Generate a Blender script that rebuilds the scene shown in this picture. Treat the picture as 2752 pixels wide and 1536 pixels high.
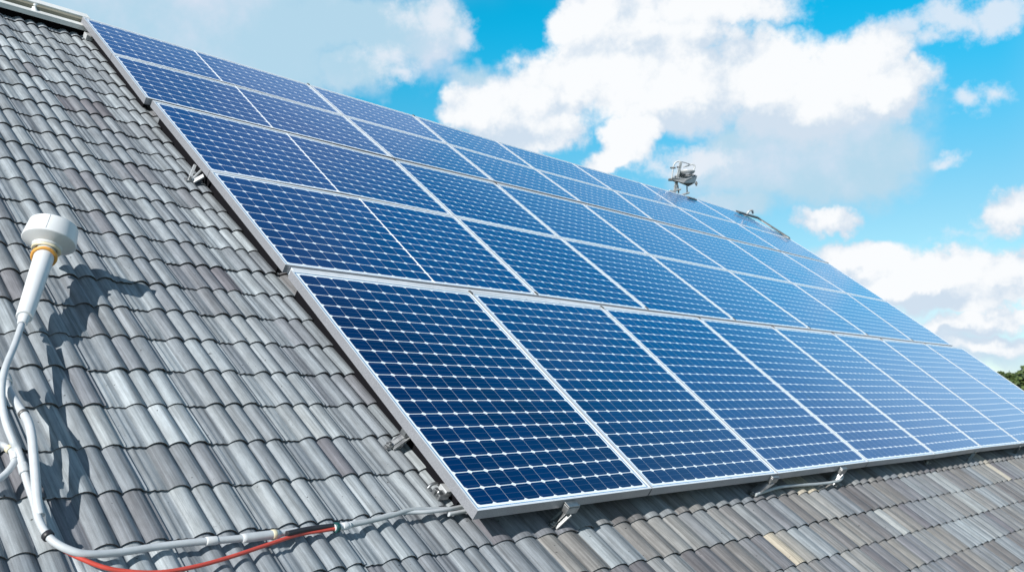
import bpy, bmesh, math, random
from mathutils import Vector, Matrix
random.seed(7)
C = bpy.context.scene
for o in list(bpy.data.objects): bpy.data.objects.remove(o)

# ------------------------------------------------------------------ camera
K = 2.0                                    # metres per roof unit
CAMZ = 5.5
FPX = 2451.2; PITCH = 0.1226; YAW = 0.7605; SLOPE = 0.6495
ORG = Vector((-0.1111, 2.8795, -0.3330))
U = Vector((math.sin(YAW), math.cos(YAW), 0))
B = Vector((-math.cos(YAW), math.sin(YAW), 0))
V = B*math.cos(SLOPE) + Vector((0, 0, math.sin(SLOPE)))
N = -V.cross(U)
cam = bpy.data.cameras.new('camera'); camo = bpy.data.objects.new('camera', cam); C.collection.objects.link(camo)
camo.location = (0, 0, CAMZ); camo.rotation_euler = (math.pi/2+PITCH, 0, 0)
cam.sensor_width = 36; cam.lens = FPX/2752*36; cam.clip_end = 3000; cam.clip_start = .05
cam.dof.use_dof = True; cam.dof.focus_distance = 6.6; cam.dof.aperture_fstop = 4.0
C.camera = camo
C.render.resolution_x = 1024; C.render.resolution_y = 571

# ------------------------------------------------------------------ sun and sky
D_SHADE = (U*1.65 - V*.22 - N).normalized()         # the way the light travels
SUN = -D_SHADE
sun_el = math.asin(SUN.z); sun_az = math.atan2(SUN.x, SUN.y)
sl = bpy.data.lights.new('sun', 'SUN'); so = bpy.data.objects.new('sun', sl); C.collection.objects.link(so)
sl.energy = 5.0; sl.angle = math.radians(.5); sl.color = (1.0, .965, .91)
so.rotation_euler = D_SHADE.to_track_quat('-Z', 'Y').to_euler()
so.location = (-20, -5, 30)
C.view_settings.view_transform = 'Standard'; C.view_settings.look = 'None'
C.view_settings.exposure = .36; C.view_settings.gamma = 1

W = bpy.data.worlds.new('World'); C.world = W; W.use_nodes = True
nt = W.node_tree; nt.nodes.clear()
class NT:
    def __init__(s, nt): s.nt = nt
    def n(s, t, **k):
        x = s.nt.nodes.new(t)
        for a, b in k.items(): setattr(x, a, b)
        return x
    def set(s, sock, v):
        if hasattr(v, 'is_output') or isinstance(v, bpy.types.NodeSocket): s.nt.links.new(v, sock)
        else: sock.default_value = v
    def m(s, op, a, b=0.0, c=0.0, clamp=False):
        x = s.n('ShaderNodeMath', operation=op); x.use_clamp = clamp
        s.set(x.inputs[0], a); s.set(x.inputs[1], b); s.set(x.inputs[2], c); return x.outputs[0]
    def vm(s, op, a, b=(0, 0, 0), c=(0, 0, 0)):
        x = s.n('ShaderNodeVectorMath', operation=op)
        s.set(x.inputs[0], a); s.set(x.inputs[1], b)
        if op == 'MULTIPLY_ADD': s.set(x.inputs[2], c)
        return x.outputs['Value'] if op in ('LENGTH', 'DOT_PRODUCT') else x.outputs[0]
    def mix(s, f, a, b):
        x = s.n('ShaderNodeMix', data_type='RGBA'); s.set(x.inputs[0], f); s.set(x.inputs[6], a); s.set(x.inputs[7], b); return x.outputs[2]
    def mr(s, v, a, b, c=0.0, d=1.0, smooth=True):
        x = s.n('ShaderNodeMapRange', interpolation_type='SMOOTHSTEP' if smooth else 'LINEAR')
        s.set(x.inputs[0], v); s.set(x.inputs[1], a); s.set(x.inputs[2], b); s.set(x.inputs[3], c); s.set(x.inputs[4], d); return x.outputs[0]
    def noise(s, vec, scale, detail=4, rough=.5, out=0, dist=0.0):
        x = s.n('ShaderNodeTexNoise'); s.set(x.inputs['Vector'], vec); x.inputs['Scale'].default_value = scale
        x.inputs['Detail'].default_value = detail; x.inputs['Roughness'].default_value = rough; x.inputs['Distortion'].default_value = dist
        return x.outputs[out]
w = NT(nt)
SKY_STRENGTH = 0.078
sky = w.n('ShaderNodeTexSky', sky_type='NISHITA'); sky.sun_disc = False
sky.sun_elevation = sun_el; sky.sun_rotation = sun_az; sky.altitude = 300; sky.air_density = 1.0; sky.dust_density = .4; sky.ozone_density = 2.5
dirv = w.n('ShaderNodeTexCoord').outputs['Generated']
dirn = w.vm('NORMALIZE', dirv)
sep = w.n('ShaderNodeSeparateXYZ'); w.set(sep.inputs[0], dirn)
az = w.m('ARCTAN2', sep.outputs[0], sep.outputs[1]); el = w.m('ARCSINE', sep.outputs[2])
cmb = w.n('ShaderNodeCombineXYZ'); w.set(cmb.inputs[0], az); w.set(cmb.inputs[1], el)
P0 = cmb.outputs[0]
warp = w.vm('MULTIPLY', w.vm('SUBTRACT', w.noise(dirn, 7, 5, .55, out=1), (.5, .5, .5)), (.11, .085, 0))
PW = w.vm('ADD', P0, warp)
warp2 = w.vm('MULTIPLY', w.vm('SUBTRACT', w.noise(dirn, 26, 6, .6, out=1), (.5, .5, .5)), (.05, .042, 0))
PW = w.vm('ADD', PW, warp2)
def px_dir(x, y):                                   # azimuth and elevation of a direction
    x *= 2752/2576; y *= 2752/2576
    a, b = (x-1376)/FPX, -(y-768)/FPX
    d = Vector((a, math.cos(PITCH)-b*math.sin(PITCH), math.sin(PITCH)+b*math.cos(PITCH))).normalized()
    return math.atan2(d.x, d.y), math.asin(d.z)
def field(blobs, P):
    acc = None
    for (x, y, rx, ry, amp) in blobs:
        a, e = px_dir(x, y); s = 2752/2576/FPX
        ix, iy = 1/(rx*s), 1/(ry*s)
        l = w.vm('LENGTH', w.vm('MULTIPLY_ADD', P, (ix, iy, 0), (-a*ix, -e*iy, 0)))
        g = w.m('MULTIPLY_ADD', l, -amp, amp)
        acc = g if acc is None else w.m('MAXIMUM', acc, g)
    return acc
CUM = [(1190, 280, 130, 90, 1), (1300, 260, 170, 110, 1), (1420, 200, 200, 120, 1), (1330, 330, 190, 80, 1), (1560, 190, 260, 160, 1), (1640, 90, 260, 130, 1),
       (1720, 230, 300, 140, 1), (1900, 190, 240, 140, 1), (2090, 190, 220, 130, 1), (2060, 270, 260, 110, 1), (2230, 250, 140, 85, 1), (1700, 20, 330, 90, 1), (1480, 30, 110, 70, 1),
       (1590, 370, 110, 100, 1), (1540, 420, 120, 50, 1), (1660, 330, 80, 60, .8),
       (2090, 545, 85, 45, .9), (2560, 545, 90, 65, .9), (2180, 655, 150, 70, 1), (2380, 690, 190, 65, 1), (2540, 700, 130, 60, 1), (2230, 740, 150, 45, .9), (2440, 760, 160, 45, .9), (2350, 840, 220, 32, .8), (2500, 880, 180, 30, .7), (2480, 815, 150, 30, .8), (2330, 710, 140, 50, 1)]
VEIL = [(560, 30, 560, 210, 1), (320, 60, 420, 200, 1), (900, 90, 330, 130, 1), (1080, 60, 160, 100, 1), (860, 190, 180, 90, .9), (560, 130, 500, 170, 1), (700, 60, 400, 170, 1),
        (1980, 430, 330, 130, 1), (1880, 400, 170, 90, 1), (2150, 400, 230, 140, 1), (1200, 180, 120, 60, .6), (2050, 330, 330, 120, 1),
        (1860, 520, 150, 60, .8), (2300, 900, 420, 70, .9), (2150, 820, 260, 60, .5)]
WISP = [(2230, 90, 180, 60, .75), (2400, 70, 200, 75, .8), (2520, 40, 160, 70, .85), (2300, 130, 150, 45, .6), (2420, 258, 130, 35, .5), (2540, 250, 80, 40, .45), (2385, 385, 70, 28, .55), (1100, 45, 120, 70, .8), (1180, 60, 90, 60, .7),
        (1010, 60, 120, 60, .6), (950, 170, 120, 60, .5), (1780, 410, 130, 50, .7), (1700, 440, 120, 40, .6), (2440, 600, 200, 40, .4), (980, 210, 80, 40, .5)]
n_big = w.noise(dirn, 5, 7, .6); n_fine = w.noise(dirn, 17, 9, .64)
fc = field(CUM, PW); fv = field(VEIL, PW)
fc2 = w.m('ADD', fc, w.m('MULTIPLY_ADD', n_fine, .85, -.425))
n_off = w.noise(w.vm('ADD', dirn, (-.010, 0, .016)), 17, 6, .62)
relief = w.m('MULTIPLY', w.m('SUBTRACT', n_fine, n_off), 1.1)
fw = w.m('ADD', field(WISP, PW), w.m('MULTIPLY_ADD', w.noise(dirn, 22, 9, .68), 1.5, -.85)); dw = w.mr(fw, .0, .55, 0, .8)
fv2 = w.m('ADD', fv, w.m('MULTIPLY_ADD', n_big, 1.0, -.5))
dc = w.mr(fc2, .0, .36); dv = w.mr(fv2, .02, .55)
# clouds over the rest of the sky, away from the part the camera looks at
reg = w.mr(w.vm('LENGTH', w.vm('MULTIPLY', w.vm('SUBTRACT', P0, (0.15, .35, 0)), (1/.95, 1/.62, 0))), .85, 1.2)
n_all = w.noise(w.vm('MULTIPLY', dirn, (1, 1, 1.5)), 2.3, 8, .58, dist=.4)
da = w.m('MULTIPLY', w.mr(n_all, .53, .70), w.m('MULTIPLY', reg, w.mr(sep.outputs[2], -.02, .1)))
skycol = sky.outputs[0]
hs = w.n('ShaderNodeHueSaturation'); hs.inputs['Saturation'].default_value = 1.0; w.set(hs.inputs['Color'], skycol)
grade = w.mix(w.mr(el, .14, .42), (1.02, 1.34, 1.20, 1), (.03, 1.85, 1.85, 1))
grade = w.mix(w.mr(el, .72, 1.02), grade, (.22, .50, .62, 1))
grade = w.mix(w.mr(el, .0, .13), (1.0, 1.08, 1.28, 1), grade)
back = w.m('MULTIPLY', w.mr(sep.outputs[1], .45, -.1), w.mr(el, .05, .40, .3, 1))
grade = w.mix(w.m('MULTIPLY', back, .95), grade, (.22, .42, .52, 1))
tint = w.vm('MULTIPLY', hs.outputs[0], grade)
inv = 10.0
GREY = [(1980, 340, 300, 95, 1), (1740, 310, 120, 60, .9), (1280, 345, 170, 38, .8), (2260, 320, 110, 60, 1), (1590, 120, 170, 45, .6), (1400, 270, 90, 40, .6), (2350, 765, 230, 26, .9), (2450, 860, 230, 26, .9), (2150, 700, 80, 30, .7), (1830, 120, 120, 40, .5)]
fg = field(GREY, PW)
shade = w.mr(w.m('ADD', w.noise(w.vm('ADD', dirn, (0, 0, -.03)), 6, 6, .6), w.m('MULTIPLY_ADD', w.m('MAXIMUM', fg, 0.0), -.55, w.m('MULTIPLY_ADD', fc, .60, relief))), .40, .86)
cloud_w = w.mix(shade, (.64*inv, .75*inv, .87*inv, 1), (.96*inv, .98*inv, 1.0*inv, 1))
veilc = w.mix(w.mr(n_big, .42, .68), (.49*inv, .70*inv, .84*inv, 1), (.77*inv, .80*inv, .91*inv, 1))
c1 = w.mix(w.m('MULTIPLY', dv, .93), tint, veilc)
c1 = w.mix(dw, c1, (.84*inv, .88*inv, .95*inv, 1))
c2 = w.mix(dc, c1, cloud_w)
c3 = w.mix(w.m('MULTIPLY', w.m('MULTIPLY', da, .85), w.mr(back, 0, 1, 1, .35)), c2, w.mix(n_fine, (.35*inv, .42*inv, .58*inv, 1), (.80*inv, .84*inv, .92*inv, 1)))
patch = w.m('MULTIPLY', w.mr(w.noise(w.vm('ADD', dirn, (3.3, .4, 0)), 3.6, 4, .5), .46, .62), w.m('MULTIPLY', w.mr(el, .40, .55), w.mr(el, .93, .78)))
c3 = w.mix(w.m('MULTIPLY', patch, .5), c3, (.66*inv, .66*inv, .84*inv, 1))
side = w.m('MULTIPLY', w.mr(az, .50, .68), w.mr(el, .75, .30))
side = w.m('MULTIPLY', side, w.mr(n_big, .25, .6, .78, 1.0))
c3 = w.mix(side, c3, (.52*inv, .76*inv, .96*inv, 1))
bg = w.n('ShaderNodeBackground'); w.set(bg.inputs[0], c3); bg.inputs[1].default_value = SKY_STRENGTH
wo = w.n('ShaderNodeOutputWorld'); nt.links.new(bg.outputs[0], wo.inputs[0])

# ------------------------------------------------------------------ coordinates
def R(u, v, n=0.0): return (ORG + U*u + V*v + N*n)*K + Vector((0, 0, CAMZ))
def roof_uv(x, y, n=0.0):                            # the roof spot (u, v) that was measured at x, y
    a, b = (x-1376)/FPX, -(y-768)/FPX
    d = Vector((a, math.cos(PITCH)-b*math.sin(PITCH), math.sin(PITCH)+b*math.cos(PITCH)))
    t = (ORG+N*n).dot(N)/d.dot(N); p = d*t-ORG
    return p.dot(U), p.dot(V)
def at(x, y, n):
    u, v = roof_uv(x, y, n); return R(u, v, n)
def far(x, y, depth):
    a, b = (x-1376)/FPX, -(y-768)/FPX
    return Vector((a, math.cos(PITCH)-b*math.sin(PITCH), math.sin(PITCH)+b*math.cos(PITCH)))*depth*K + Vector((0, 0, CAMZ))

# ------------------------------------------------------------------ object helpers
def link(name, me, parent=None):
    o = bpy.data.objects.new(name, me); C.collection.objects.link(o)
    if parent:
        o.parent = parent; o.matrix_parent_inverse = Matrix.Translation(parent.location).inverted()
    return o
def tag(o, label=None, cat=None, group=None, kind=None):
    if label: o['label'] = label
    if cat: o['category'] = cat
    if group: o['group'] = group
    if kind: o['kind'] = kind
    return o
def thing(name, loc, label, cat, group=None):
    o = bpy.data.objects.new(name, None); C.collection.objects.link(o); o.location = loc; o.empty_display_size = .1
    return tag(o, label, cat, group)
class MB:
    def __init__(s): s.v = []; s.f = []; s.mi = []; s.sm = []
    def face(s, pts, mi=0, sm=False):
        i = len(s.v); s.v += [tuple(p) for p in pts]; s.f.append(tuple(range(i, i+len(pts)))); s.mi.append(mi); s.sm.append(sm)
    def box(s, c, ax, ay, az, mi=0):                 # centre and three half-axis vectors
        c = Vector(c); i = len(s.v)
        for a in (-1, 1):
            for b in (-1, 1):
                for d in (-1, 1): s.v.append(tuple(c+ax*a+ay*b+az*d))
        for q in ((0, 1, 3, 2), (4, 6, 7, 5), (0, 4, 5, 1), (2, 3, 7, 6), (0, 2, 6, 4), (1, 5, 7, 3)):
            s.f.append(tuple(i+k for k in q)); s.mi.append(mi); s.sm.append(False)
    def bar(s, a, b, wv, t, mi=0, up=None):          # flat bar from a to b
        a, b = Vector(a), Vector(b); d = (b-a); L = d.length; d.normalize()
        up = Vector(up) if up is not None else N
        side = d.cross(up).normalized(); up2 = side.cross(d).normalized()
        s.box((a+b)/2, d*L/2, side*wv/2, up2*t/2, mi)
    def tube(s, pts, r, seg=12, mi=0, caps=True):
        pts = [Vector(p) for p in pts]; rs = r if isinstance(r, (list, tuple)) else [r]*len(pts)
        base = len(s.v); ref = None
        for k, p in enumerate(pts):
            t = (pts[min(k+1, len(pts)-1)]-pts[max(k-1, 0)]).normalized()
            if ref is None: ref = t.orthogonal().normalized()
            ref = (ref-t*ref.dot(t)).normalized(); bn = t.cross(ref)
            for j in range(seg):
                a = 2*math.pi*j/seg; s.v.append(tuple(p+(ref*math.cos(a)+bn*math.sin(a))*rs[k]))
        for k in range(len(pts)-1):
            for j in range(seg):
                a = base+k*seg+j; b = base+k*seg+(j+1) % seg
                s.f.append((a, b, b+seg, a+seg)); s.mi.append(mi); s.sm.append(True)
        if caps:
            s.f.append(tuple(base+j for j in range(seg))[::-1]); s.mi.append(mi); s.sm.append(False)
            e = base+(len(pts)-1)*seg; s.f.append(tuple(e+j for j in range(seg))); s.mi.append(mi); s.sm.append(False)
    def lathe(s, o, axis, prof, seg=48, mi=0):       # prof: (radius, height) along axis
        axis = Vector(axis).normalized(); e1 = axis.orthogonal().normalized(); e2 = axis.cross(e1); o = Vector(o)
        base = len(s.v)
        for (r, h) in prof:
            for j in range(seg):
                a = 2*math.pi*j/seg; s.v.append(tuple(o+axis*h+(e1*math.cos(a)+e2*math.sin(a))*r))
        for k in range(len(prof)-1):
            for j in range(seg):
                a = base+k*seg+j; b = base+k*seg+(j+1) % seg
                s.f.append((a, b, b+seg, a+seg)); s.mi.append(mi); s.sm.append(True)
    def mesh(s, name, mats):
        me = bpy.data.meshes.new(name); me.from_pydata(s.v, [], s.f)
        for m in (mats if isinstance(mats, (list, tuple)) else [mats]): me.materials.append(m)
        me.polygons.foreach_set('material_index', s.mi); me.polygons.foreach_set('use_smooth', s.sm); me.update()
        return me
    def build(s, name, mats, parent=None, bevel=0):
        o = link(name, s.mesh(name, mats), parent)
        bm = bmesh.new(); bm.from_mesh(o.data); bmesh.ops.recalc_face_normals(bm, faces=bm.faces[:]); bm.to_mesh(o.data); bm.free()
        if bevel:
            b = o.modifiers.new('bevel', 'BEVEL'); b.width = bevel; b.segments = 2; b.limit_method = 'ANGLE'; b.angle_limit = math.radians(40)
        return o
def spline(pts, sub=8):
    out = []; P = [Vector(p) for p in pts]; P = [P[0]*2-P[1]]+P+[P[-1]*2-P[-2]]
    for i in range(1, len(P)-2):
        a, b, c, d = P[i-1:i+3]
        for k in range(sub):
            t = k/sub; out.append(.5*((2*b)+(c-a)*t+(2*a-5*b+4*c-d)*t*t+(3*b-a-3*c+d)*t**3))
    out.append(P[-2]); return out

# ------------------------------------------------------------------ materials
def mat(name):
    m = bpy.data.materials.new(name); m.use_nodes = True
    t = NT(m.node_tree); b = m.node_tree.nodes['Principled BSDF']; return m, t, b
def simple(name, col, rough=.5, metal=0, var=.12, scale=12, bump=0, spec=.5):
    m, t, b = mat(name); co = t.n('ShaderNodeTexCoord').outputs['Object']
    n = t.noise(co, scale, 5, .6)
    f = t.mr(n, .3, .7, 1-var, 1+var, False)
    c = t.vm('SCALE', tuple(col)); sc = m.node_tree.nodes[-1]; t.set(sc.inputs['Scale'], f)
    t.set(b.inputs['Base Color'], c); b.inputs['Metallic'].default_value = metal
    t.set(b.inputs['Roughness'], t.mr(n, .3, .7, rough*.85, min(1, rough*1.15), False)); b.inputs['Specular IOR Level'].default_value = spec
    if bump:
        bp = t.n('ShaderNodeBump'); bp.inputs['Strength'].default_value = bump; bp.inputs['Distance'].default_value = .005
        t.set(bp.inputs['Height'], t.noise(co, scale*8, 4)); t.set(b.inputs['Normal'], bp.outputs[0])
    return m
M_WHITE = simple('white_plastic', (.60, .62, .64), .38, var=.05, scale=6)
M_AMBER = simple('amber_rubber', (.62, .30, .06), .5, scale=20)
M_CREAM = simple('cream_plastic', (.62, .56, .40), .5, scale=20)
M_CABLE = simple('grey_white_cable', (.47, .50, .53), .42, var=.08, scale=14)
M_GREYCABLE = simple('grey_cable', (.36, .39, .41), .5, var=.1, scale=14)
M_BLACK = simple('black_rubber', (.02, .02, .025), .5, scale=20)
M_RED = simple('red_cable', (.52, .07, .05), .4, var=.1, scale=14)
M_GREEN = simple('dark_green_rubber', (.01, .07, .07), .45, scale=20)
M_STEEL = simple('galvanised_steel', (.34, .35, .36), .42, metal=.85, var=.25, scale=18, bump=.2)
M_DARKSTEEL = simple('dull_steel', (.13, .13, .13), .5, metal=.6, var=.3, scale=18)
M_GREYMETAL = simple('painted_grey_metal', (.46, .48, .50), .45, metal=.2, var=.15, scale=8)
M_FLASH = simple('white_flashing', (.70, .71, .70), .45, var=.08, scale=3)
M_OLIVE = simple('olive_grey_seal', (.21, .20, .155), .7, var=.15, scale=3)
M_DARK = simple('felt_and_shade_black', (.008, .008, .010), .95, scale=10, spec=.05)  # felt of the deck, also the black of the added shade strips
M_PLASTER = simple('cream_plaster', (.55, .51, .44), .9, scale=2, bump=.4)
# aluminium frame with brushed grain
M_FRAME, t, b = mat('anodised_aluminium')
co = t.n('ShaderNodeTexCoord').outputs['Object']
g = t.noise(co, 160, 3, .7); g2 = t.noise(co, 5, 4)
cc = t.mix(t.mr(g, .3, .7), (.25, .26, .29, 1), (.38, .39, .42, 1)); t.set(b.inputs['Base Color'], cc)
b.inputs['Metallic'].default_value = .35; t.set(b.inputs['Roughness'], t.mr(g2, .3, .7, .32, .5, False))
M_RAIL = simple('pale_aluminium', (.62, .66, .71), .4, metal=.1, var=.08, scale=10)
M_LIP = simple('frame_lip', (.74, .78, .82), .3, metal=.15, var=.06, scale=10)
M_EDGE = simple('painted_edge_reflection', (.06, .22, .42), .25, var=.1, scale=10)  # blue reflection along the glass border, painted as a fixed colour

def glass_mat(cellmode):
    m, t, b = mat('solar_cells' if cellmode else 'white_backsheet')
    uv = t.n('ShaderNodeUVMap'); uv.uv_map = 'cells'
    co = t.n('ShaderNodeTexCoord').outputs['Object']
    oi = t.n('ShaderNodeObjectInfo').outputs['Random']
    white = (.80, .86, .92, 1)
    if cellmode:
        s = t.n('ShaderNodeSeparateXYZ'); t.set(s.inputs[0], uv.outputs[0])
        fx = t.m('ABSOLUTE', t.m('SUBTRACT', t.m('FRACT', s.outputs[0]), .5)); fy = t.m('ABSOLUTE', t.m('SUBTRACT', t.m('FRACT', s.outputs[1]), .5))
        row = t.mr(fy, .476, .484, smooth=False)
        col = t.m('MULTIPLY', t.mr(fx, .488, .494, smooth=False), .5)
        # rounded cell corners
        ex = t.m('SUBTRACT', .5, fx); ey = t.m('SUBTRACT', .5, fy)
        cor = t.mr(t.m('ADD', t.m('MULTIPLY', ex, 1/.185), t.m('MULTIPLY', ey, 1/.125)), 1.0, .93, smooth=False)
        line = t.m('MAXIMUM', t.m('MAXIMUM', row, col), cor)
        # three bus bars, faint
        bb = t.m('ABSOLUTE', t.m('SUBTRACT', t.m('FRACT', t.m('MULTIPLY', s.outputs[1], 3.0)), .5))
        bus = t.m('MULTIPLY', t.mr(bb, .02, .05, 1, 0, False), .10)
        cellid = t.n('ShaderNodeTexWhiteNoise', noise_dimensions='3D')
        fl = t.vm('FLOOR', uv.outputs[0]); t.set(cellid.inputs[0], t.vm('ADD', fl, t.vm('SCALE', (13.1, 7.7, 3.3)) ))
        v0 = t.mr(cellid.outputs[0], 0, 1, .86, 1.14, False)
        pv = t.mr(oi, 0, 1, .85, 1.2, False)
        base = t.vm('SCALE', (.0005, .0155, .078)); t.set(m.node_tree.nodes[-1].inputs['Scale'], t.m('MULTIPLY', v0, pv))
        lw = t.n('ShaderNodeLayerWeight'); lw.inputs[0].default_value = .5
        azure_sheen = t.mr(lw.outputs['Facing'], .58, .88, 0, 1, False)      # azure sheen painted into the cell colour in place of reflected sky
        base = t.mix(azure_sheen, base, (.003, .108, .37, 1))
        base = t.mix(t.mr(lw.outputs['Facing'], .74, .92, 0, .85, False), base, (.19, .40, .64, 1))   # pale sky reflection painted into the cell colour at grazing angles
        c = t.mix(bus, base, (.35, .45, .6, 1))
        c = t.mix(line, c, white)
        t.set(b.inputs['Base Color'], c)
    else:
        b.inputs['Base Color'].default_value = white
    b.inputs['Roughness'].default_value = .12; b.inputs['IOR'].default_value = 1.42; b.inputs['Specular IOR Level'].default_value = .5
    dust = t.noise(co, 2.2, 6, .6)
    t.set(b.inputs['Roughness'], t.mr(dust, .3, .7, .08, .2, False))
    return m
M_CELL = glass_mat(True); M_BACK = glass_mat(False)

# clay tiles: a tint per tile, stretched streaks, specks
M_TILE, t, b = mat('weathered_clay_tile')
uv = t.n('ShaderNodeUVMap'); uv.uv_map = 'tile'; at1 = t.n('ShaderNodeAttribute'); at1.attribute_name = 'tint'
sp = t.n('ShaderNodeSeparateColor'); t.set(sp.inputs[0], at1.outputs['Color'])
st1 = t.noise(t.vm('MULTIPLY', uv.outputs[0], (85, 1.0, 1)), 1, 5, .7)
st2 = t.noise(t.vm('MULTIPLY', uv.outputs[0], (260, 3, 1)), 1, 3, .6)
sm_ = t.noise(t.vm('MULTIPLY', uv.outputs[0], (14, 6, 1)), 1, 5, .6)
r1 = t.n('ShaderNodeValToRGB'); t.set(r1.inputs[0], sp.outputs[0])
e = r1.color_ramp.elements
e[0].position = 0; e[0].color = (.125, .122, .138, 1); e[1].position = 1; e[1].color = (.46, .505, .535, 1)
for p_, c_ in ((.25, (.18, .178, .20, 1)), (.5, (.235, .262, .292, 1)), (.8, (.325, .365, .395, 1))):
    q = e.new(p_); q.color = c_
r2 = t.n('ShaderNodeValToRGB'); t.set(r2.inputs[0], sp.outputs[0]); e = r2.color_ramp.elements
e[0].position = 0; e[0].color = (.13, .125, .13, 1); e[1].position = 1; e[1].color = (.52, .45, .34, 1)
for p_, c_ in ((.3, (.19, .185, .185, 1)), (.6, (.28, .27, .255, 1)), (.8, (.33, .32, .30, 1))):
    q = e.new(p_); q.color = c_
base = t.mix(sp.outputs[1], r1.outputs[0], r2.outputs[0])
grain = t.mr(t.noise(t.vm('MULTIPLY', uv.outputs[0], (700, 420, 1)), 1, 3, .7), .3, .7, .86, 1.14, False)
stain = t.mr(t.noise(t.vm('MULTIPLY', uv.outputs[0], (34, 7, 1)), 1, 6, .7), .35, .62, .72, 1.06, False)
sfac = t.m('MULTIPLY', t.m('MULTIPLY', grain, stain), t.mr(st1, .3, .72, .48, 1.32, False), t.m('MULTIPLY', t.mr(st2, .3, .7, .80, 1.18, False), t.mr(sm_, .3, .7, .88, 1.12, False)))
c = t.vm('SCALE', base); t.set(M_TILE.node_tree.nodes[-1].inputs['Scale'], sfac)
lich = t.mr(t.noise(t.vm('MULTIPLY', uv.outputs[0], (70, 70, 1)), 1, 2, .5), .72, .75)
c = t.mix(t.m('MULTIPLY', lich, .85), c, (.03, .03, .03, 1))
pale = t.mr(t.noise(t.vm('MULTIPLY', t.vm('ADD', uv.outputs[0], (31, 17, 0)), (46, 30, 1)), 1, 3, .6), .72, .80)
c = t.mix(t.m('MULTIPLY', pale, .3), c, (.55, .58, .58, 1))
t.set(b.inputs['Base Color'], c); b.inputs['Roughness'].default_value = .62; b.inputs['Specular IOR Level'].default_value = .35
bp = t.n('ShaderNodeBump'); bp.inputs['Strength'].default_value = .35; bp.inputs['Distance'].default_value = .004
t.set(bp.inputs['Height'], t.m('ADD', t.m('MULTIPLY', st2, .7), t.noise(t.vm('MULTIPLY', uv.outputs[0], (500, 500, 1)), 1, 2, .5))); t.set(b.inputs['Normal'], bp.outputs[0])
M_TEDGE = simple('tile_broken_edge', (.15, .125, .12), .85, var=.4, scale=30)

# ------------------------------------------------------------------ ground
me = MB(); me.face([(-900, -900, 0), (900, -900, 0), (900, 900, 0), (-900, 900, 0)])
M_GRASS, t, b = mat('meadow_grass'); co = t.n('ShaderNodeTexCoord').outputs['Object']
t.set(b.inputs['Base Color'], t.mix(t.noise(co, .15, 8, .65), (.035, .06, .018, 1), (.09, .12, .04, 1))); b.inputs['Roughness'].default_value = .95
g = me.build('ground', M_GRASS); tag(g, kind='structure')

# ------------------------------------------------------------------ house and tiled roof
U0, U1, V0, V1 = -2.4, 8.02, -1.6, 4.30
hb = R(U0, V0, -.2); house = thing('house', (hb.x, hb.y, 0), 'house with a grey tiled pitched roof carrying the solar panels', 'house')
NB = -.128; COURSE = .1803; VPH = .485
verts = []; faces = []; mi = []; sm = []; uvs = []; cols = []
def strip(rows, m, smooth, uvr, colr):
    i = len(verts); n = len(rows[0])
    for r in rows: verts.extend(tuple(p) for p in r)
    for a in range(len(rows)-1):
        for k in range(n-1):
            q = (i+a*n+k, i+a*n+k+1, i+(a+1)*n+k+1, i+(a+1)*n+k)
            faces.append(q); mi.append(m); sm.append(smooth)
            for x in (uvr[a][k], uvr[a][k+1], uvr[a+1][k+1], uvr[a+1][k]): uvs.append(x)
            for kk in (k, k, k, k): cols.append(colr[kk])
def prof_a(x):          # x in lobes 0..4
    if x < 1:
        h = .0015+.0045*math.exp(-((x-.36)/.09)**2)+.003*math.exp(-((x-.68)/.07)**2)
        return h if x < .92 else h*.5
    f = (x-1) % 1.0
    if x > 3.98: f = 1-(.02 if x < 4.02 else .0)
    hh = .0158*abs(math.sin(math.pi*f))**.8
    if x > 3: hh = max(hh, .0045 if f > .5 else 0)+.001*math.sin((x-3)*19)*(1 if f > .5 else 0)
    return hh+.001
def prof_b(x):
    f = x % 1.0; hh = .0185*abs(math.sin(math.pi*min(max(f, .0), 1)))**.85
    if x >= 1.97: hh = .005
    return hh
def tile(u, v, kind, tint, warm):
    nl, wd = (4, .25) if kind == 'a' else (2, .21)
    pf = prof_a if kind == 'a' else prof_b
    ns = 44 if kind == 'a' else 24
    xs = [nl*k/ns for k in range(ns+1)]; xs.append(nl*1.012)
    dn = random.uniform(-.0012, .0012); ds = random.uniform(-.0025, .0025); du = random.uniform(-.0015, .0015); dv = random.uniform(-.003, .003)
    tw = random.uniform(-.0015, .0015)
    L = COURSE+.022; LIFT = .0105; TH = .0065
    ru, rv = random.uniform(0, 50), random.uniform(0, 50)
    lob = [random.gauss(0, .085) for _ in range(nl+1)]
    colr = [(min(1, max(0, tint+lob[int(min(x, nl-.01))])), warm, 0, 1) for x in xs]
    rows = []; uvr = []
    for fr in (0, .04, .5, 1):
        vv = v+fr*L
        lift = LIFT*(1-fr)-(.0018 if fr == 0 else 0)
        rows.append([R(u+du+x/nl*wd+tw*fr, vv+dv+ds*(x/nl), NB+dn+lift+pf(x)) for x in xs]); uvr.append([(ru+x/nl*wd, rv+fr*L) for x in xs])
    strip(rows[::1], 0, True, uvr, colr)
    lo = [R(u+du+x/nl*wd, v+dv+ds*(x/nl)+.002, NB+dn+LIFT+pf(x)-TH) for x in xs]
    strip([lo, rows[0]], 1, False, [uvr[0], uvr[0]], colr)
    e0 = [r[-1] for r in rows]; e1 = [Vector(p)-N*.008*K for p in e0]
    strip([e0, e1], 1, False, [[(0, 0)]*4]*2, [(.2, .5, 0, 1)]*4)
k0 = int(math.floor((V0-VPH)/COURSE)); k1 = int(math.floor((V1-VPH)/COURSE))
USPLIT = .097
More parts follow.
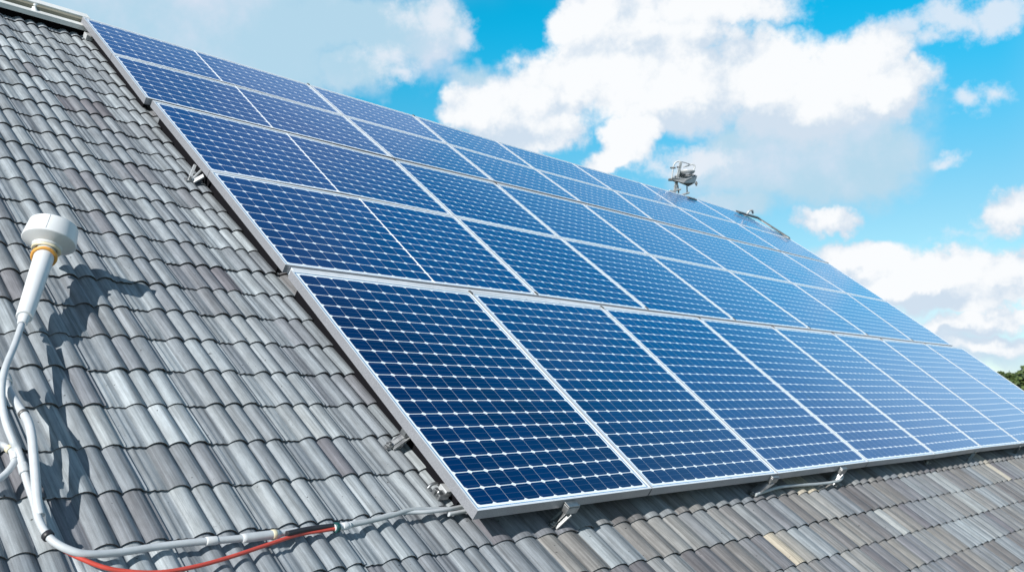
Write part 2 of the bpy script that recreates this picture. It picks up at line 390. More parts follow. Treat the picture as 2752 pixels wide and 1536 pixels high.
for k in range(k0, k1+1):
    v = VPH+k*COURSE
    u = USPLIT-.25
    off = 0
    na = int((USPLIT-U0)/.25)+1
    for i in range(na):
        tile(USPLIT-(i+1)*.25, v, 'a', min(1, max(0, random.gauss(.63, .10))), random.choice((0, 0, .05, .12)))
    nb = int((U1-USPLIT)/.21)
    for i in range(nb):
        uu = USPLIT+i*.21
        r_ = random.random()
        tint = random.gauss(.45, .12) if r_ < .94 else random.uniform(.75, .95)
        tile(uu, v, 'b', min(1, max(0, tint)), random.choice((.1, .3, .5, .7, .9)))
meT = bpy.data.meshes.new('roof'); meT.from_pydata(verts, [], faces)
meT.materials.append(M_TILE); meT.materials.append(M_TEDGE)
meT.polygons.foreach_set('material_index', mi); meT.polygons.foreach_set('use_smooth', sm)
ul = meT.uv_layers.new(name='tile'); ul.data.foreach_set('uv', [c for p in uvs for c in p])
ca = meT.color_attributes.new('tint', 'FLOAT_COLOR', 'CORNER'); ca.data.foreach_set('color', [c for p in cols for c in p])
meT.update(); roof = link('roof', meT, house)
# deck under the tiles, far slope, walls
hz = Vector((0, 0, 1))
def slab(pts, th):
    m_ = MB(); lo = [p-hz*th for p in pts]; m_.face(pts); m_.face(lo[::-1])
    for k in range(len(pts)): m_.face([pts[k], lo[k], lo[(k+1) % len(pts)], pts[(k+1) % len(pts)]])
    return m_
VR = 4.46
slab([R(U0, V0-.02, -.140), R(U1, V0-.02, -.140), R(U1, VR, -.140), R(U0, VR, -.140)], .12).build('roof_deck', M_DARK, house)
r0, r1 = R(U0, VR, -.140), R(U1, VR, -.140); e0_, e1_ = R(U0, V0, -.140), R(U1, V0, -.140)
def mirror(e, r): d = r-e; return r+Vector((d.x, d.y, -d.z))
slab([r0, r1, mirror(e1_, r1), mirror(e0_, r0)], .12).build('far_roof_slope', simple('slate_grey_tile', (.2, .21, .23), .7, scale=5, bump=.6), house)
m_ = MB(); ins = .12
for uu in (U0+ins, U1-ins):
    pass
def ring(uu):
    e_, r_ = R(uu, V0+.25, -.21), R(uu, VR, -.21); bk = mirror(e_, r_)
    return [Vector((e_.x, e_.y, 0)), e_, r_, bk, Vector((bk.x, bk.y, 0))]
a_, b_ = ring(U0+ins), ring(U1-ins)
m_.face(a_); m_.face(b_[::-1])
for k in (0, 3): m_.face([a_[k], b_[k], b_[k+1], a_[k+1]])
m_.build('wall', M_PLASTER, house)
# ridge flashing: pale top strip, olive seal and lower strip above a dark gap
for (va, vb, na, nb_, mm, nm) in ((4.395, 4.47, -.055, -.012, M_FLASH, 'ridge_flashing'), (4.352, 4.395, -.065, -.022, M_OLIVE, 'ridge_seal'), (4.300, 4.352, -.072, -.042, M_FLASH, 'ridge_trim')):
    x = MB(); x.box(R((U0+.09)/2, (va+vb)/2, (na+nb_)/2), U*(.09-U0)/2*K, V*(vb-va)/2*K, N*(nb_-na)/2*K); x.build(nm, mm, house, bevel=.004)
x = MB(); x.box(R((U0+.09)/2, 4.39, -.1), U*(.09-U0)/2*K, V*.06*K, N*.028*K); x.build('ridge_batten', M_DARK, house)

# ------------------------------------------------------------------ solar panels
def lerp(a, b, f): return a+(b-a)*f
def bil(q, a, b_): # q: BL BR TR TL in (u,v)
    x0 = lerp(q[0][0], q[1][0], a); y0 = lerp(q[0][1], q[1][1], a); x1 = lerp(q[3][0], q[2][0], a); y1 = lerp(q[3][1], q[2][1], a)
    return (lerp(x0, x1, b_), lerp(y0, y1, b_))
DEPTH = .037
def inset(q, l, r, bo, tp):
    w_ = ((q[1][0]-q[0][0])+(q[2][0]-q[3][0]))/2; h_ = ((q[3][1]-q[0][1])+(q[2][1]-q[1][1]))/2
    a0, a1, b0, b1 = l/w_, 1-r/w_, bo/h_, 1-tp/h_
    return [bil(q, a0, b0), bil(q, a1, b0), bil(q, a1, b1), bil(q, a0, b1)]
def panel(px, gaps, lips, label, group, clamp=None):
    sd = [(.0045 if k > .005 else .0004) for k in lips]
    q = [roof_uv(x, y, 0) for x, y in px]
    q = inset(q, *gaps)
    inn = inset(q, *lips); border = inset(inn, *sd)
    base = R(*q[0], -DEPTH)
    th = thing('solar_panel', base, label, 'solar panel', group)
    fm = MB(); R_ = lambda p, n: R(p[0], p[1], n)
    g1 = inset(q, *[max(.001, k*.45) for k in lips])
    for k in range(4):
        j = (k+1) % 4
        fm.face([R_(q[k], 0), R_(q[j], 0), R_(g1[j], 0), R_(g1[k], 0)], 1)
        fm.face([R_(g1[k], 0), R_(g1[j], 0), R_(inn[j], -.0022), R_(inn[k], -.0022)], 1)
        fm.face([R_(inn[k], -.0022), R_(inn[j], -.0022), R_(inn[j], -.006), R_(inn[k], -.006)], 0)
        fm.face([R_(q[k], 0), R_(q[k], -DEPTH), R_(q[j], -DEPTH), R_(q[j], 0)], 0)
        b2 = inset(q, .02, .02, .02, .02)
        fm.face([R_(q[k], -DEPTH), R_(b2[k], -DEPTH), R_(b2[j], -DEPTH), R_(q[j], -DEPTH)], 0)
    fm.build('frame', [M_FRAME, M_LIP], th)
    # glass with cells
    wd = (q[1][0]-q[0][0]+q[2][0]-q[3][0])/2; hg = (q[3][1]-q[0][1]+q[2][1]-q[1][1])/2
    mg = .008
    cq = inset(border, *[(mg if k > .005 else .0006) for k in lips])
    nc = max(2, round(wd/.0815)); nr = max(2, round(hg/.0795))
    v_ = []; f_ = []; m2 = []; uvl = []
    for j in range(nr+1):
        for i in range(nc+1):
            v_.append(tuple(R_(bil(cq, i/nc, j/nr), -.0034)))
    for j in range(nr):
        for i in range(nc):
            a = j*(nc+1)+i; f_.append((a, a+1, a+nc+2, a+nc+1)); m2.append(0); uvl += [(i, j), (i+1, j), (i+1, j+1), (i, j+1)]
    for (qa, qb, mm) in ((border, cq, 1), (inn, border, 2)):
        for k in range(4):
            j = (k+1) % 4; s_ = len(v_)
            v_ += [tuple(R_(qa[k], -.0034)), tuple(R_(qa[j], -.0034)), tuple(R_(qb[j], -.0034)), tuple(R_(qb[k], -.0034))]
            f_.append((s_, s_+1, s_+2, s_+3)); m2.append(mm); uvl += [(.5, .5)]*4
    s_ = len(v_); v_ += [tuple(R_(p, -.009)) for p in inn]; f_.append((s_+3, s_+2, s_+1, s_)); m2.append(1); uvl += [(.5, .5)]*4
    gm = bpy.data.meshes.new('glass'); gm.from_pydata(v_, [], f_)
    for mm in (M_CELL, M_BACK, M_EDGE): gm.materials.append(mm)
    gm.polygons.foreach_set('material_index', m2); l_ = gm.uv_layers.new(name='cells'); l_.data.foreach_set('uv', [c for p in uvl for c in p]); gm.update()
    link('glass', gm, th)
    if clamp:
        x = MB(); p = bil(q, *clamp); off = (p[0]-.008, p[1]+.002)
        x.box(R(off[0], off[1], .001), U*.006*K, V*.012*K, N*.004*K); x.build('clamp', M_DARKSTEEL, th)
    return th
ORD = ['first', 'second', 'third', 'fourth', 'fifth', 'sixth', 'seventh', 'eighth']
# bottom row: seams at its lower and upper edge
def fwd(u, v):
    p = ORG+U*u+V*v; c, s = math.cos(PITCH), math.sin(PITCH)
    y = p.y*c+p.z*s; z = -p.y*s+p.z*c; return (1376+FPX*p.x/y, 768-FPX*z/y)
lo = [(1283, 1373), (1755, 1312), (2092.6, 1272), (2336.8, 1240.4), (2515.7, 1220), (2643, 1202.4), (2747, 1191), fwd(7.02, 0.003), fwd(8.0, 0.003)]
hi = [(778.6, 723.6), (1264, 783.7), (1617, 824), (1877, 852.6), (2076, 877), (2237, 894), (2367, 910), (2483, 921), (2584, 934)]
words0 = ['leftmost tall solar panel of the bottom row, above the grey cable ends', 'second tall solar panel from the left in the bottom row, between two grey clips',
          'third tall solar panel from the left in the bottom row, over the sagging grey cable', 'fourth tall solar panel from the left in the bottom row', 'fifth tall solar panel from the left in the bottom row',
          'sixth tall solar panel from the left in the bottom row', 'seventh tall solar panel of the bottom row, cut off by the right of the picture', 'last tall solar panel of the bottom row, at the right end by the trees']
for i in range(8):
    panel([lo[i], lo[i+1], hi[i+1], hi[i]], (.004, .004, .003, .003), (.011, .011, .011, .011), words0[i], 'tall solar panels in the bottom row', (0, .995) if i else None)
rows_ = [ # bottom seam points, top seam points
 ([(766, 711), (1173, 762), (1448, 794), (1745, 833), (1980, 862), (2181, 884), (2336, 902), (2456, 916.5), (2561, 928)],
  [(562, 457), (964, 530), (1221, 580), (1506, 638), (1747, 684), (1957, 726), (2131, 760), (2276, 787), (2383, 809)]),
 ([(562, 457), (915, 518), (1221, 580), (1506, 638), (1747, 684), (1957, 726), (2131, 760), (2276, 787), (2383, 809)],
  [(407, 268), (769, 356), (1058, 428), (1330, 491), (1565, 546), (1757, 594), (1955, 642), (2099, 676), (2228, 707)]),
 ([(391, 262), (737, 346), (1058, 424), (1330, 487), (1565, 543), (1757, 591), (1955, 640), (2099, 674), (2228, 706)],
  [(299, 143), (632, 230), (924, 310), (1203, 386), (1439, 454), (1649, 511), (1821, 556), (1982, 600), (2122, 641)]),
 ([(299, 143), (601, 220), (924, 310), (1203, 386), (1439, 454), (1649, 511), (1821, 556), (1982, 600), (2122, 641)],
  [(220, 44), (521, 134), (828, 226), (1111, 310), (1335, 379), (1538, 438), (1722, 491), (1864, 531), (1989, 571)])]
RN = ['second row from bottom', 'middle row', 'second row from top', 'top row']
for r_, (lo_, hi_) in enumerate(rows_):
    for i in range(8):
        gl = .004; gr = .004; ll = .012; lr = .012
        if i == 0: gr = .0003; lr = .0022
        if i == 1: gl = .0003; ll = .0022
        bo = .003 if r_ in (0, 2) else .0015; tp = .0015 if r_ in (0, 2) else .003
        ends = ', at the left edge' if i == 0 else (', at the right edge' if i == 7 else '')
        if r_ == 3 and i == 5: ends = ', just left of the metal hopper'
        panel([lo_[i], lo_[i+1], hi_[i+1], hi_[i]], (gl, gr, bo, tp), (ll, lr, .011, .011),
              f'{ORD[i]} solar panel from the left in the {RN[r_]}{ends}', 'short solar panels in the four upper rows', (0, .02) if (i > 1 and r_ in (0,)) else ((0, .985) if i > 1 and r_ in (1, 3) and i < 4 else None))

for p_, q_, lab in (((772, 719), (2566, 935), 'long aluminium rail in the gap between the bottom row and the row above'), ((402, 270), (2226, 710), 'long aluminium rail in the gap halfway up the array')):
    a_, b_ = at(*p_, -.0145), at(*q_, -.0145); dd = (b_-a_).normalized()
    x = MB(); x.bar(a_+dd*.03, b_-dd*.08, .115 if p_[0] > 500 else .06, .02); x.bar(a_+dd*.03-N*.03, b_-dd*.08-N*.03, .05, .06)
    tag(x.build('mounting_rail', M_RAIL, bevel=.003), lab, 'rail', 'rails under the array')
for (p_, q_, lab) in (((1283, 1373), (780, 726), 'added dark strip standing in for shade under the left side of the tall corner panel'), ((766, 711), (409, 271), 'added dark strip standing in for shade under the left side of the middle rows'), ((389, 260), (222, 47), 'added dark strip standing in for shade under the left side of the two top rows')):  # added strips: black in place of shade, and they keep sun from under the array
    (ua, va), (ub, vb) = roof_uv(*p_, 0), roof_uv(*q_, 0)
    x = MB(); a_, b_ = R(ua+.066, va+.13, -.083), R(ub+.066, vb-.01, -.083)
    x.bar(a_, b_, .012, .075*K); tag(x.build('shade_strip', M_DARK), lab, 'shade strip', 'added dark strips for shade under the left array edge')
# ------------------------------------------------------------------ mounting hardware
def hook(clip, foot, label, bolt=True, small=False, n0=-.042, n1=-.108):
    # a clip gripping the frame edge, a sloping flat arm and a bolted foot
    a = at(clip[0], clip[1], n0); f = at(foot[0], foot[1], n1)
    s = .7 if small else 1.35
    th = thing('mounting_bracket', f, label, 'bracket', 'steel brackets holding the panels')
    x = MB(); x.box(a+N*.012*K, U*.022*K*s, V*.010*K*s, N*.010*K*s); x.box(a+N*.022*K*s+V*.004*K, U*.022*K*s, V*.012*K*s, N*.0025*K); x.build('clip', M_STEEL, th, bevel=.003)
    x = MB(); x.bar(a, f, .030*K*s, .006*K*s, up=U); x.bar(a-U*.012*K, f-U*.012*K, .012*K*s, .004*K, up=N); x.build('arm', M_STEEL, th, bevel=.002)
    x = MB(); x.bar(f-U*.018*K*s, f+U*.030*K*s, .014*K*s, .006*K*s); x.bar(f+U*.03*K*s, f+U*.03*K*s+N*.012*K*s, .012*K*s, .006*K*s, up=U); x.build('foot', M_STEEL, th, bevel=.002)
    if bolt:
        x = MB(); c_ = f+N*.006*K-U*.01*K; x.tube([c_, c_+N*.006*K], .010*K*s, 6); x.tube([c_+N*.006*K, c_+N*.014*K], .0045*K*s, 10); x.build('bolt', M_STEEL, th, bevel=.001)
    return th
hook((1528, 1372), (1488, 1410), 'steel bracket with a square clip under the first tall panel of the bottom row')
hook((2072, 1292), (2020, 1328), 'steel bracket at the left end of the sagging grey cable under the array')
hook((2258, 1268), (2232, 1296), 'steel bracket inside the loop at the right end of the sagging grey cable')
hook((2618, 1216), (2600, 1238), 'small steel bracket below the fifth tall panel near the right edge', small=True)
hook((2738, 1202), (2728, 1216), 'tiny steel bracket at the far right edge of the picture', small=True)
hook((1098, 1166), (1050, 1200), 'steel bracket sticking out left of the tall corner panel beside a cracked tile', n0=-.06)
x = MB(); c_ = at(2490, 1243, -.1)
x.box(c_, U*.03*K, V*.012*K, N*.004*K); x.box(c_+U*.02*K+N*.008*K, U*.01*K, V*.016*K, N*.004*K); x.tube([c_, c_+N*.016*K], .008*K, 8)
tag(x.build('roof_clamp', M_STEEL, bevel=.002), 'loose steel clamp lying in the shade under the fourth tall panel', 'clamp')
# clamp pair beside lower left corner
c_ = at(1178, 1330, -.09); th = thing('rail_clamp', c_, 'pale folded clamp on the end of a rail by the lower left array corner', 'clamp')
x = MB(); x.box(c_+U*.015*K, U*.022*K, V*.014*K, N*.010*K); x.box(c_-U*.012*K+V*.010*K+N*.01*K, U*.008*K, V*.006*K, N*.012*K); x.build('body', M_STEEL, th, bevel=.004)
x = MB(); x.box(c_+U*.045*K+V*.016*K+N*.004*K, U*.02*K, V*.02*K, N*.012*K); x.build('rail_end', M_GREYMETAL, th, bevel=.003)
x = MB(); p_ = c_-U*.006*K-N*.002*K; x.tube([p_, p_+N*.022*K], .0055*K, 10); x.build('bolt', M_STEEL, th)
c_ = at(1166, 1308, -.095); x = MB()
x.tube(spline([c_-U*.03*K-V*.004*K, c_-U*.018*K+N*.012*K, c_+N*.016*K, c_+U*.02*K+N*.008*K, c_+U*.03*K]), .0055*K, 8)
tag(x.build('hook_bolt', M_STEEL), 'small curved steel hook just above the pale folded clamp', 'hook')
# triangular brace on the left edge
f = at(508, 484, -.1); th = thing('brace_bracket', f, 'thin triangular steel brace under the upper left edge of the array', 'bracket', 'steel brackets holding the panels')
x = MB(); x.bar(f, at(524, 444, -.055), .010*K, .014*K, up=U); x.build('upright', M_GREYMETAL, th, bevel=.002)
x = MB(); x.bar(f+U*.01*K, at(541, 457, -.055), .02*K, .008*K, up=U); x.bar(f+U*.02*K-V*.006*K, at(548, 472, -.055), .02*K, .008*K, up=U); x.build('arm', M_GREYMETAL, th, bevel=.002)
x = MB(); x.tube([f-N*.01*K, f+N*.02*K], .008*K, 8); x.box(f, U*.02*K, V*.012*K, N*.004*K); x.build('foot', M_STEEL, th, bevel=.002)
# rail end near the top
f = at(240, 104, -.1); th = thing('rail_end', f, 'dull grey rail end poking out left of the top row', 'rail')
x = MB(); x.box(f+U*.06*K+N*.01*K, U*.09*K, V*.028*K, N*.016*K); x.build('rail', M_GREYMETAL, th, bevel=.006)
x = MB(); x.bar(f-U*.01*K, at(253, 95, -.055), .012*K, .01*K, up=U); x.build('strap', M_STEEL, th)
# ridge clamp and bolt on the rail
f = at(97, 33, -.06); th = thing('ridge_clamp', f, 'knobbly white clamp gripping the ridge flashing at top left', 'clamp')
x = MB(); x.tube(spline([f-V*.04*K, f-V*.02*K-U*.02*K+N*.02*K, f+V*.015*K-U*.012*K+N*.03*K, f+V*.03*K+U*.012*K+N*.02*K, f+V*.01*K+U*.03*K]), .013*K, 10); x.build('hook', M_FLASH, th)
x = MB(); x.box(f+U*.015*K, U*.03*K, V*.02*K, N*.018*K); x.build('body', M_STEEL, th, bevel=.006)
f = at(161, 53, -.06); x = MB(); x.tube([f-V*.012*K, f+V*.012*K], .012*K, 12); x.tube([f+V*.012*K, f+V*.02*K], .016*K, 6)
tag(x.build('bolt', M_FLASH), 'small round white bolt in the dark gap under the ridge flashing', 'bolt')
# ------------------------------------------------------------------ cables
def cable(name, pts, r, m, label, cat, cuffs=(), sub=10, group=None):
    r *= .88; P = spline([at(*p) for p in pts], sub); x = MB(); x.tube(P, r*K, 12)
    if not cuffs:
        return tag(x.build(name, m), label, cat, group)
    th = thing(name, P[0], label, cat, group); x.build('sheath', m, th)
    for (f, rr, ln, mm, nm) in cuffs:
        i = int(f*(len(P)-2)); d = (P[i+1]-P[i]).normalized(); y = MB()
        rr *= .9; y.tube([P[i]-d*ln*K/2, P[i]-d*ln*K*.4, P[i]+d*ln*K*.4, P[i]+d*ln*K/2], [rr*K*.93, rr*K, rr*K, rr*K*.93], 14); y.build(nm, mm, th)
    return th
cable('antenna_cable', [(58, 872, -.045), (40, 925, -.03), (14, 990, -.02), (4, 1050, -.02), (12, 1120, -.03), (33, 1180, -.045), (50, 1215, -.06), (72, 1290, -.075), (92, 1350, -.08), (108, 1405, -.08), (140, 1450, -.078), (190, 1478, -.078), (240, 1488, -.08), (320, 1483, -.085), (420, 1468, -.088), (520, 1456, -.088), (640, 1446, -.088), (735, 1435, -.088), (800, 1424, -.088)], .0105, M_CABLE,
      'thick white cable running from the round antenna down and along the tiles', 'cable', [(.37, .0135, .03, M_CABLE, 'coupling'), (.545, .0150, .012, M_BLACK, 'band'), (.865, .0125, .03, M_WHITE, 'coupling'), (.93, .0140, .11, M_CABLE, 'sleeve'), (.955, .0155, .012, M_CREAM, 'cable_tie')])
cable('conduit', [(15, 1020, -.07), (24, 1052, -.05), (48, 1090, -.035), (72, 1125, -.03), (84, 1165, -.03), (90, 1220, -.04), (96, 1290, -.055), (100, 1345, -.07), (108, 1385, -.08)], .0125, M_CABLE,
      'white conduit arching beside the antenna cable, with a grey-blue socket at its top', 'conduit', [(.0, .017, .05, M_GREYCABLE, 'socket'), (.33, .0145, .01, M_DARKSTEEL, 'band')])
cable('thin_wire', [(50, 1208, -.07), (62, 1240, -.075), (78, 1290, -.08), (90, 1330, -.08)], .0035, M_WHITE, 'thin white wire between the antenna cable and the conduit', 'wire')
cable('cable_loop', [(-30, 1190, -.07), (2, 1193, -.07), (22, 1203, -.068), (37, 1220, -.066), (38, 1240, -.07), (22, 1265, -.074), (0, 1285, -.078), (-30, 1310, -.08)], .0095, M_CABLE,
      'white cable loop curling in from the left edge of the picture', 'cable', [(.33, .012, .012, M_CREAM, 'cable_tie'), (.48, .0118, .02, M_WHITE, 'coupling')])
cable('red_cable', [(100, 1395, -.085), (118, 1425, -.088), (160, 1468, -.088), (230, 1505, -.086), (310, 1530, -.086), (420, 1537, -.086), (520, 1522, -.086), (620, 1495, -.086), (720, 1462, -.088), (800, 1436, -.088), (870, 1424, -.086), (904, 1419, -.086)], .0062, M_RED,
      'thin red cable sagging below the white cable across the tiles', 'cable')
cable('black_cable', [(770, 1433, -.080), (820, 1422, -.080), (860, 1416, -.080), (904, 1411, -.084)], .0085, M_BLACK, 'short black cable joining the white cable to the dark connector', 'cable')
cable('cable_connector', [(898, 1417, -.084), (918, 1414, -.084), (940, 1410, -.084)], .0112, M_WHITE, 'white cable connector with a dark green ring where the red cable ends', 'connector', [(.2, .0165, .012, M_GREEN, 'seal_ring'), (.75, .0125, .02, M_WHITE, 'collar')])
cable('grey_cable', [(930, 1412, -.086), (980, 1402, -.085), (1050, 1385, -.084), (1100, 1370, -.082), (1160, 1367, -.084), (1215, 1366, -.086), (1250, 1360, -.088), (1290, 1352, -.09)], .0085, M_GREYCABLE, 'grey cable from the connector passing under the lower left array corner', 'cable')
cable('grey_cable', [(940, 1406, -.088), (1000, 1396, -.086), (1050, 1381, -.084), (1100, 1376, -.086), (1150, 1374, -.08), (1200, 1368, -.08), (1245, 1359, -.085), (1280, 1350, -.088)], .0072, M_CABLE, 'paler cable twisted round the grey one left of the array corner', 'cable')
cable('cable_stub', [(1205, 1381, -.09), (1230, 1376, -.09), (1260, 1370, -.09)], .0075, M_CABLE, 'short pale cable end just under the lower left array corner', 'cable')
cable('sagging_cable', [(2030, 1328, -.095), (2060, 1318, -.085), (2095, 1308, -.08), (2140, 1303, -.082), (2190, 1300, -.082), (2235, 1295, -.078), (2258, 1288, -.072), (2264, 1276, -.066), (2256, 1270, -.064), (2246, 1280, -.07)], .0085, M_GREYCABLE,
      'grey cable sagging between two brackets under the bottom edge of the array', 'cable')

# ------------------------------------------------------------------ antenna
a0 = R(*roof_uv(60, 868, -.05), -.05); a1 = R(*roof_uv(136, 636, .02), .02)
ax = (a1-a0).normalized(); L = (a1-a0).length
pb = R(*roof_uv(50, 1215, -.1), -.1)
ant = thing('antenna', a0, 'white round dish-like antenna head on a pole at left, casting a shadow', 'antenna')
k = K
vw = (a1-Vector((0, 0, CAMZ))).normalized(); axh = (ax-vw*ax.dot(vw)*.62).normalized()
x = MB(); hb_ = a1-axh*.045*k
S_ = .92*k
x.lathe(hb_, axh, [(.034*S_, .0), (.045*S_, -.003*S_), (.050*S_, .001*S_), (.052*S_, .006*S_)], 64)
x.lathe(hb_, axh, [(.052*S_, .006*S_), (.078*S_, .018*S_), (.089*S_, .024*S_)], 64)
x.lathe(hb_, axh, [(.089*S_, .024*S_), (.0915*S_, .0265*S_), (.0912*S_, .030*S_), (.0835*S_, .092*S_)], 64)
x.lathe(hb_, axh, [(.0835*S_, .092*S_), (.082*S_, .0945*S_), (.05*S_, .100*S_), (.0005*S_, .102*S_)], 64)
x.build('head', M_WHITE, ant)
x = MB(); x.lathe(hb_, axh, [(.031*k, .006*k), (.044*k, -.003*k), (.046*k, -.008*k), (.043*k, -.012*k), (.036*k, -.010*k), (.030*k, .002*k)], 48); x.build('rim', M_CREAM, ant)
pe = hb_-axh*.002*k; ax = (pe-a0).normalized(); ps = a0+ax*.03*k
x = MB(); x.tube([ps, ps+ax*.004*k, pe-ax*.05*k, pe-ax*.045*k, pe, pe+ax*.02*k], [.022*k, .0235*k, .031*k, .031*k, .029*k, .029*k], 40); x.build('pole', M_WHITE, ant)
x = MB(); rr = []; c0 = pe-ax*.052*k; e1 = ax.orthogonal().normalized(); e2 = ax.cross(e1)
ringp = [c0+(e1*math.cos(2*math.pi*j/40)+e2*math.sin(2*math.pi*j/40))*.0345*k for j in range(41)]; x.tube(ringp, .0062*k, 10, caps=False); x.build('amber_ring', M_AMBER, ant)
x = MB(); x.tube([a0-ax*.006*k, a0, a0+ax*.02*k, a0+ax*.022*k, a0+ax*.034*k], [.011*k, .014*k, .015*k, .0165*k, .0165*k], 24); x.build('gland', M_WHITE, ant)
# seam on the head wall
tc = (Vector((0, 0, CAMZ))-a1); tc = (tc-axh*tc.dot(axh)).normalized(); sd = axh.cross(tc); q_ = (tc*.93-sd*.25).normalized()
if (q_.dot(Vector((1, 0, 0)))) > (tc*.93+sd*.25).dot(Vector((1, 0, 0))): q_ = (tc*.93+sd*.25).normalized()
x = MB(); x.tube([hb_+axh*.030*S_+q_*.0914*S_, hb_+axh*.091*S_+q_*.0838*S_], .0009*k, 6); x.build('seam', M_GREYMETAL, ant)

# ------------------------------------------------------------------ metal hopper on the ridge
DZ = 10.5
Z = lambda x_, y_, dd=0.0: far(1740+x_*.1947, 400+y_*.1947, DZ+dd)
dv_ = Vector((0, 1, 0))*K
hop = thing('metal_hopper', Z(400, 610), 'small grey metal hopper with bent tube handles standing on the ridge', 'hopper')
x = MB(); x.bar(Z(372, 612), Z(412, 400), .07, .05, up=dv_); x.bar(Z(412, 400), Z(462, 178), .065, .04, up=dv_); x.build('mast', M_STEEL, hop, bevel=.006)
x = MB(); x.tube(spline([Z(330, 440), Z(345, 330), Z(358, 240), Z(385, 190), Z(430, 170), Z(470, 185)]), .018, 8); x.build('handle', M_GREYMETAL, hop)
x = MB(); x.tube(spline([Z(610, 345, .1), Z(640, 290, .1), Z(652, 240, .1), Z(625, 215, .1), Z(560, 232, .1), Z(495, 250, .08)]), .017, 8); x.build('handle', M_GREYMETAL, hop)
x = MB(); x.tube(spline([Z(470, 180), Z(530, 195, .05), Z(590, 216, .1)]), .008, 8); x.build('stay_wire', M_DARKSTEEL, hop)
x = MB(); x.bar(Z(315, 262), Z(388, 262), .03, .05, up=dv_); x.bar(Z(405, 250), Z(465, 262), .03, .04, up=dv_); x.build('cross_plate', M_DARKSTEEL, hop)
x = MB()
d0, d1 = -.10, .16
top = [Z(335, 395, d0), Z(545, 420, d0), Z(690, 368, d1), Z(470, 300, d1)]; low = [Z(350, 430, d0+.03), Z(500, 470, d0+.03), Z(655, 470, d1-.03), Z(480, 420, d1-.03)]
x.face(low[::-1], 1)
for q in range(4):
    j = (q+1) % 4; x.face([low[q], low[j], top[j], top[q]]); x.face([top[q]+Vector((0, 0, .0)), top[j], lerp(top[j], top[(j+2) % 4], .07)-hz*.002, lerp(top[q], top[(q+2) % 4], .07)-hz*.002])
x.face([Z(500, 470, -.06), Z(655, 470, .12), Z(565, 520, .05)], 1); x.face([Z(350, 430, -.06), Z(500, 470, -.06), Z(565, 520, .05)], 1)
x.face([Z(655, 470, .13), Z(480, 425, .13), Z(565, 520, .05)], 1)
x.build('bin', [M_GREYMETAL, M_DARKSTEEL], hop)
x = MB(); x.lathe(Z(545, 330, .05), (0, 0, 1), [(.10, -.05), (.17, .0), (.19, .03), (.17, .035), (.09, -.02)], 20); x.build('funnel', M_GREYMETAL, hop)
x = MB(); x.bar(Z(290, 425), Z(515, 432), .04, .10, up=dv_); x.bar(Z(330, 410), Z(380, 450), .03, .06, up=dv_); x.build('tray', M_DARKSTEEL, hop, bevel=.004)
x = MB(); x.tube([Z(545, 515, .05), Z(548, 610, .05)], .016, 8); x.build('leg', M_STEEL, hop)
x = MB(); x.tube([Z(405, 450, .04), Z(428, 560, .04), Z(430, 610, .04)], .017, 8); x.build('leg', M_STEEL, hop)
for a_, b_ in (((300, 578), (390, 598)), ((395, 572), (462, 556)), ((470, 636), (578, 604))):
    x = MB(); x.bar(Z(*a_), Z(*b_), .03, .09, up=dv_); x.build('foot', M_STEEL, hop, bevel=.004)
x = MB(); c_ = Z(675, 480, .1); x.tube([Z(655, 470, .1), c_], .012, 6); x.bar(c_-hz*.055, c_+hz*.055, .03, .02, up=dv_); x.tube([c_-dv_*.01, c_+dv_*.012], .03, 10); x.build('wing_nut', M_DARKSTEEL, hop)

# dark cap piece on ridge right of the hopper, and flashing at the array's top right corner
x = MB(); x.bar(at(1848, 530, .012), at(1870, 536, .012), .04*K, .012*K, up=N)
x.build('ridge_cap', M_DARKSTEEL, house, bevel=.006)
th = thing('corner_flashing', at(2010, 578, 0), 'dark flashing strip with a small hook at the top right corner of the array', 'flashing')
x = MB(); x.bar(at(1982, 569, .02), at(2040, 586, .03), .06*K, .015*K, up=N); x.build('cap', M_DARKSTEEL, th, bevel=.006)
x = MB(); x.bar(at(2040, 588, .015), at(2122, 641, .015), .06*K, .010*K, up=N); x.build('strip', M_GREYMETAL, th, bevel=.004)
x = MB(); x.bar(at(2042, 588, .035), at(2122, 639, .025), .012*K, .014*K, up=N); x.build('edge', M_DARKSTEEL, th)
c_ = at(2014, 577, .04); x = MB(); x.tube(spline([c_-U*.06*K, c_-U*.05*K+N*.04*K, c_+N*.06*K, c_+U*.05*K+N*.03*K]), .012*K, 8); x.build('hook', M_GREYMETAL, th)

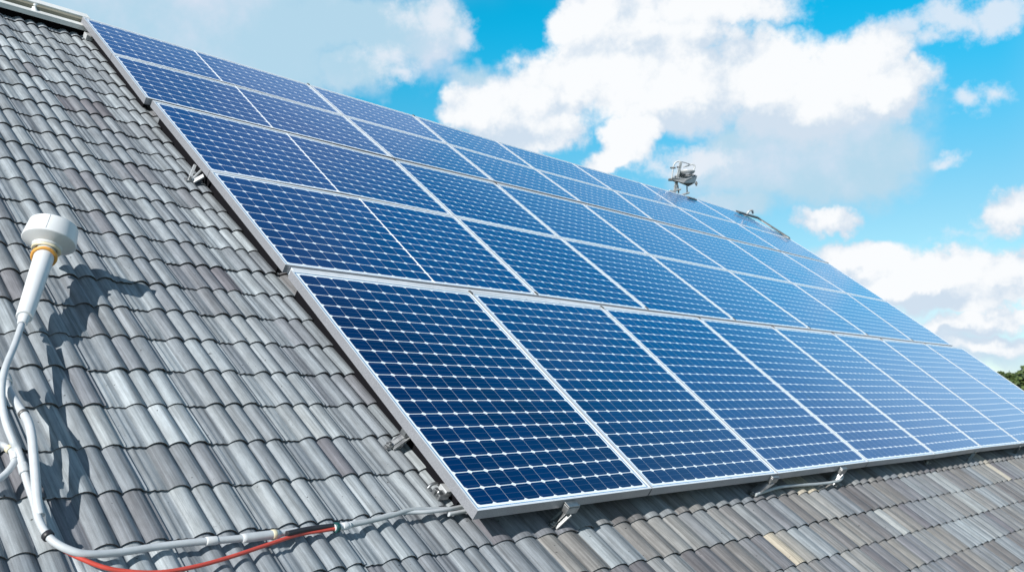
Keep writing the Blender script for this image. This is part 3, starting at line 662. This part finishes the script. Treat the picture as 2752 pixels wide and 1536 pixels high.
# ------------------------------------------------------------------ trees beyond the house
M_LEAF, t, b = mat('oak_leaves'); at_ = t.n('ShaderNodeAttribute'); at_.attribute_name = 'tone'
t.set(b.inputs['Base Color'], t.mix(at_.outputs['Fac'], (.035, .062, .016, 1), (.11, .15, .045, 1))); b.inputs['Roughness'].default_value = .6
M_BARK = simple('bark', (.12, .09, .065), .9, scale=4, bump=.5)
def tree(x_, depth, top, rad, label, seed):
    rnd = random.Random(seed)
    p = far(x_, 1068, depth/K); gx, gy = p.x, p.y
    th = thing('broadleaf_tree', (gx, gy, 0), label, 'tree', 'broadleaf trees behind the house')
    m_ = MB(); b0 = Vector((gx, gy, 0)); tp = Vector((gx+rnd.uniform(-.4, .4), gy, top*.62))
    m_.tube([b0, b0.lerp(tp, .5), tp], [.28, .2, .12], 10)
    cl = []
    for k_ in range(16):
        a = rnd.uniform(0, 6.28); rr = rad*math.sqrt(rnd.random())*.8; h = top*rnd.uniform(.38, .93)
        rr *= 1-.6*max(0, (h/top-.6)/.4)
        c = Vector((gx+math.cos(a)*rr, gy+math.sin(a)*rr, h)); cl.append((c, rad*rnd.uniform(.22, .38)))
        m_.tube([b0.lerp(tp, rnd.uniform(.5, 1)), c], [.08, .03], 6)
    cl.append((Vector((gx, gy, top*.95)), rad*.2))
    m_.build('trunk', M_BARK, th)
    vs, fs, tone = [], [], []
    for c, r in cl:
        ct = rnd.uniform(.2, .8)
        for _ in range(420):
            d = Vector((rnd.gauss(0, 1), rnd.gauss(0, 1), rnd.gauss(0, 1))).normalized()*r*(rnd.random()**.4)*rnd.uniform(.8, 1.15)
            q = c+d; s = rnd.uniform(.09, .17); e1 = Vector((rnd.gauss(0, 1), rnd.gauss(0, 1), rnd.gauss(0, 1))).normalized(); e2 = e1.orthogonal().normalized()
            i = len(vs); vs += [tuple(q-e1*s), tuple(q+e2*s*.6), tuple(q+e1*s), tuple(q-e2*s*.6)]; fs.append((i, i+1, i+2, i+3))
            tn = min(1, max(0, ct+rnd.uniform(-.25, .25))); tone += [tn]*4
    cm = bpy.data.meshes.new('crown'); cm.from_pydata(vs, [], fs); cm.materials.append(M_LEAF)
    a_ = cm.attributes.new('tone', 'FLOAT', 'POINT'); a_.data.foreach_set('value', tone); cm.update(); link('crown', cm, th)
tree(2693, 46, 6.95, 1.1, 'small leftmost tree top peeping over the right edge of the array', 3)
tree(2768, 44, 7.0, 2.4, 'dense green tree at the right edge of the picture behind the array', 5)
tree(2727, 54, 6.9, 2.2, 'green tree between the small tree top and the dense one at right', 8)
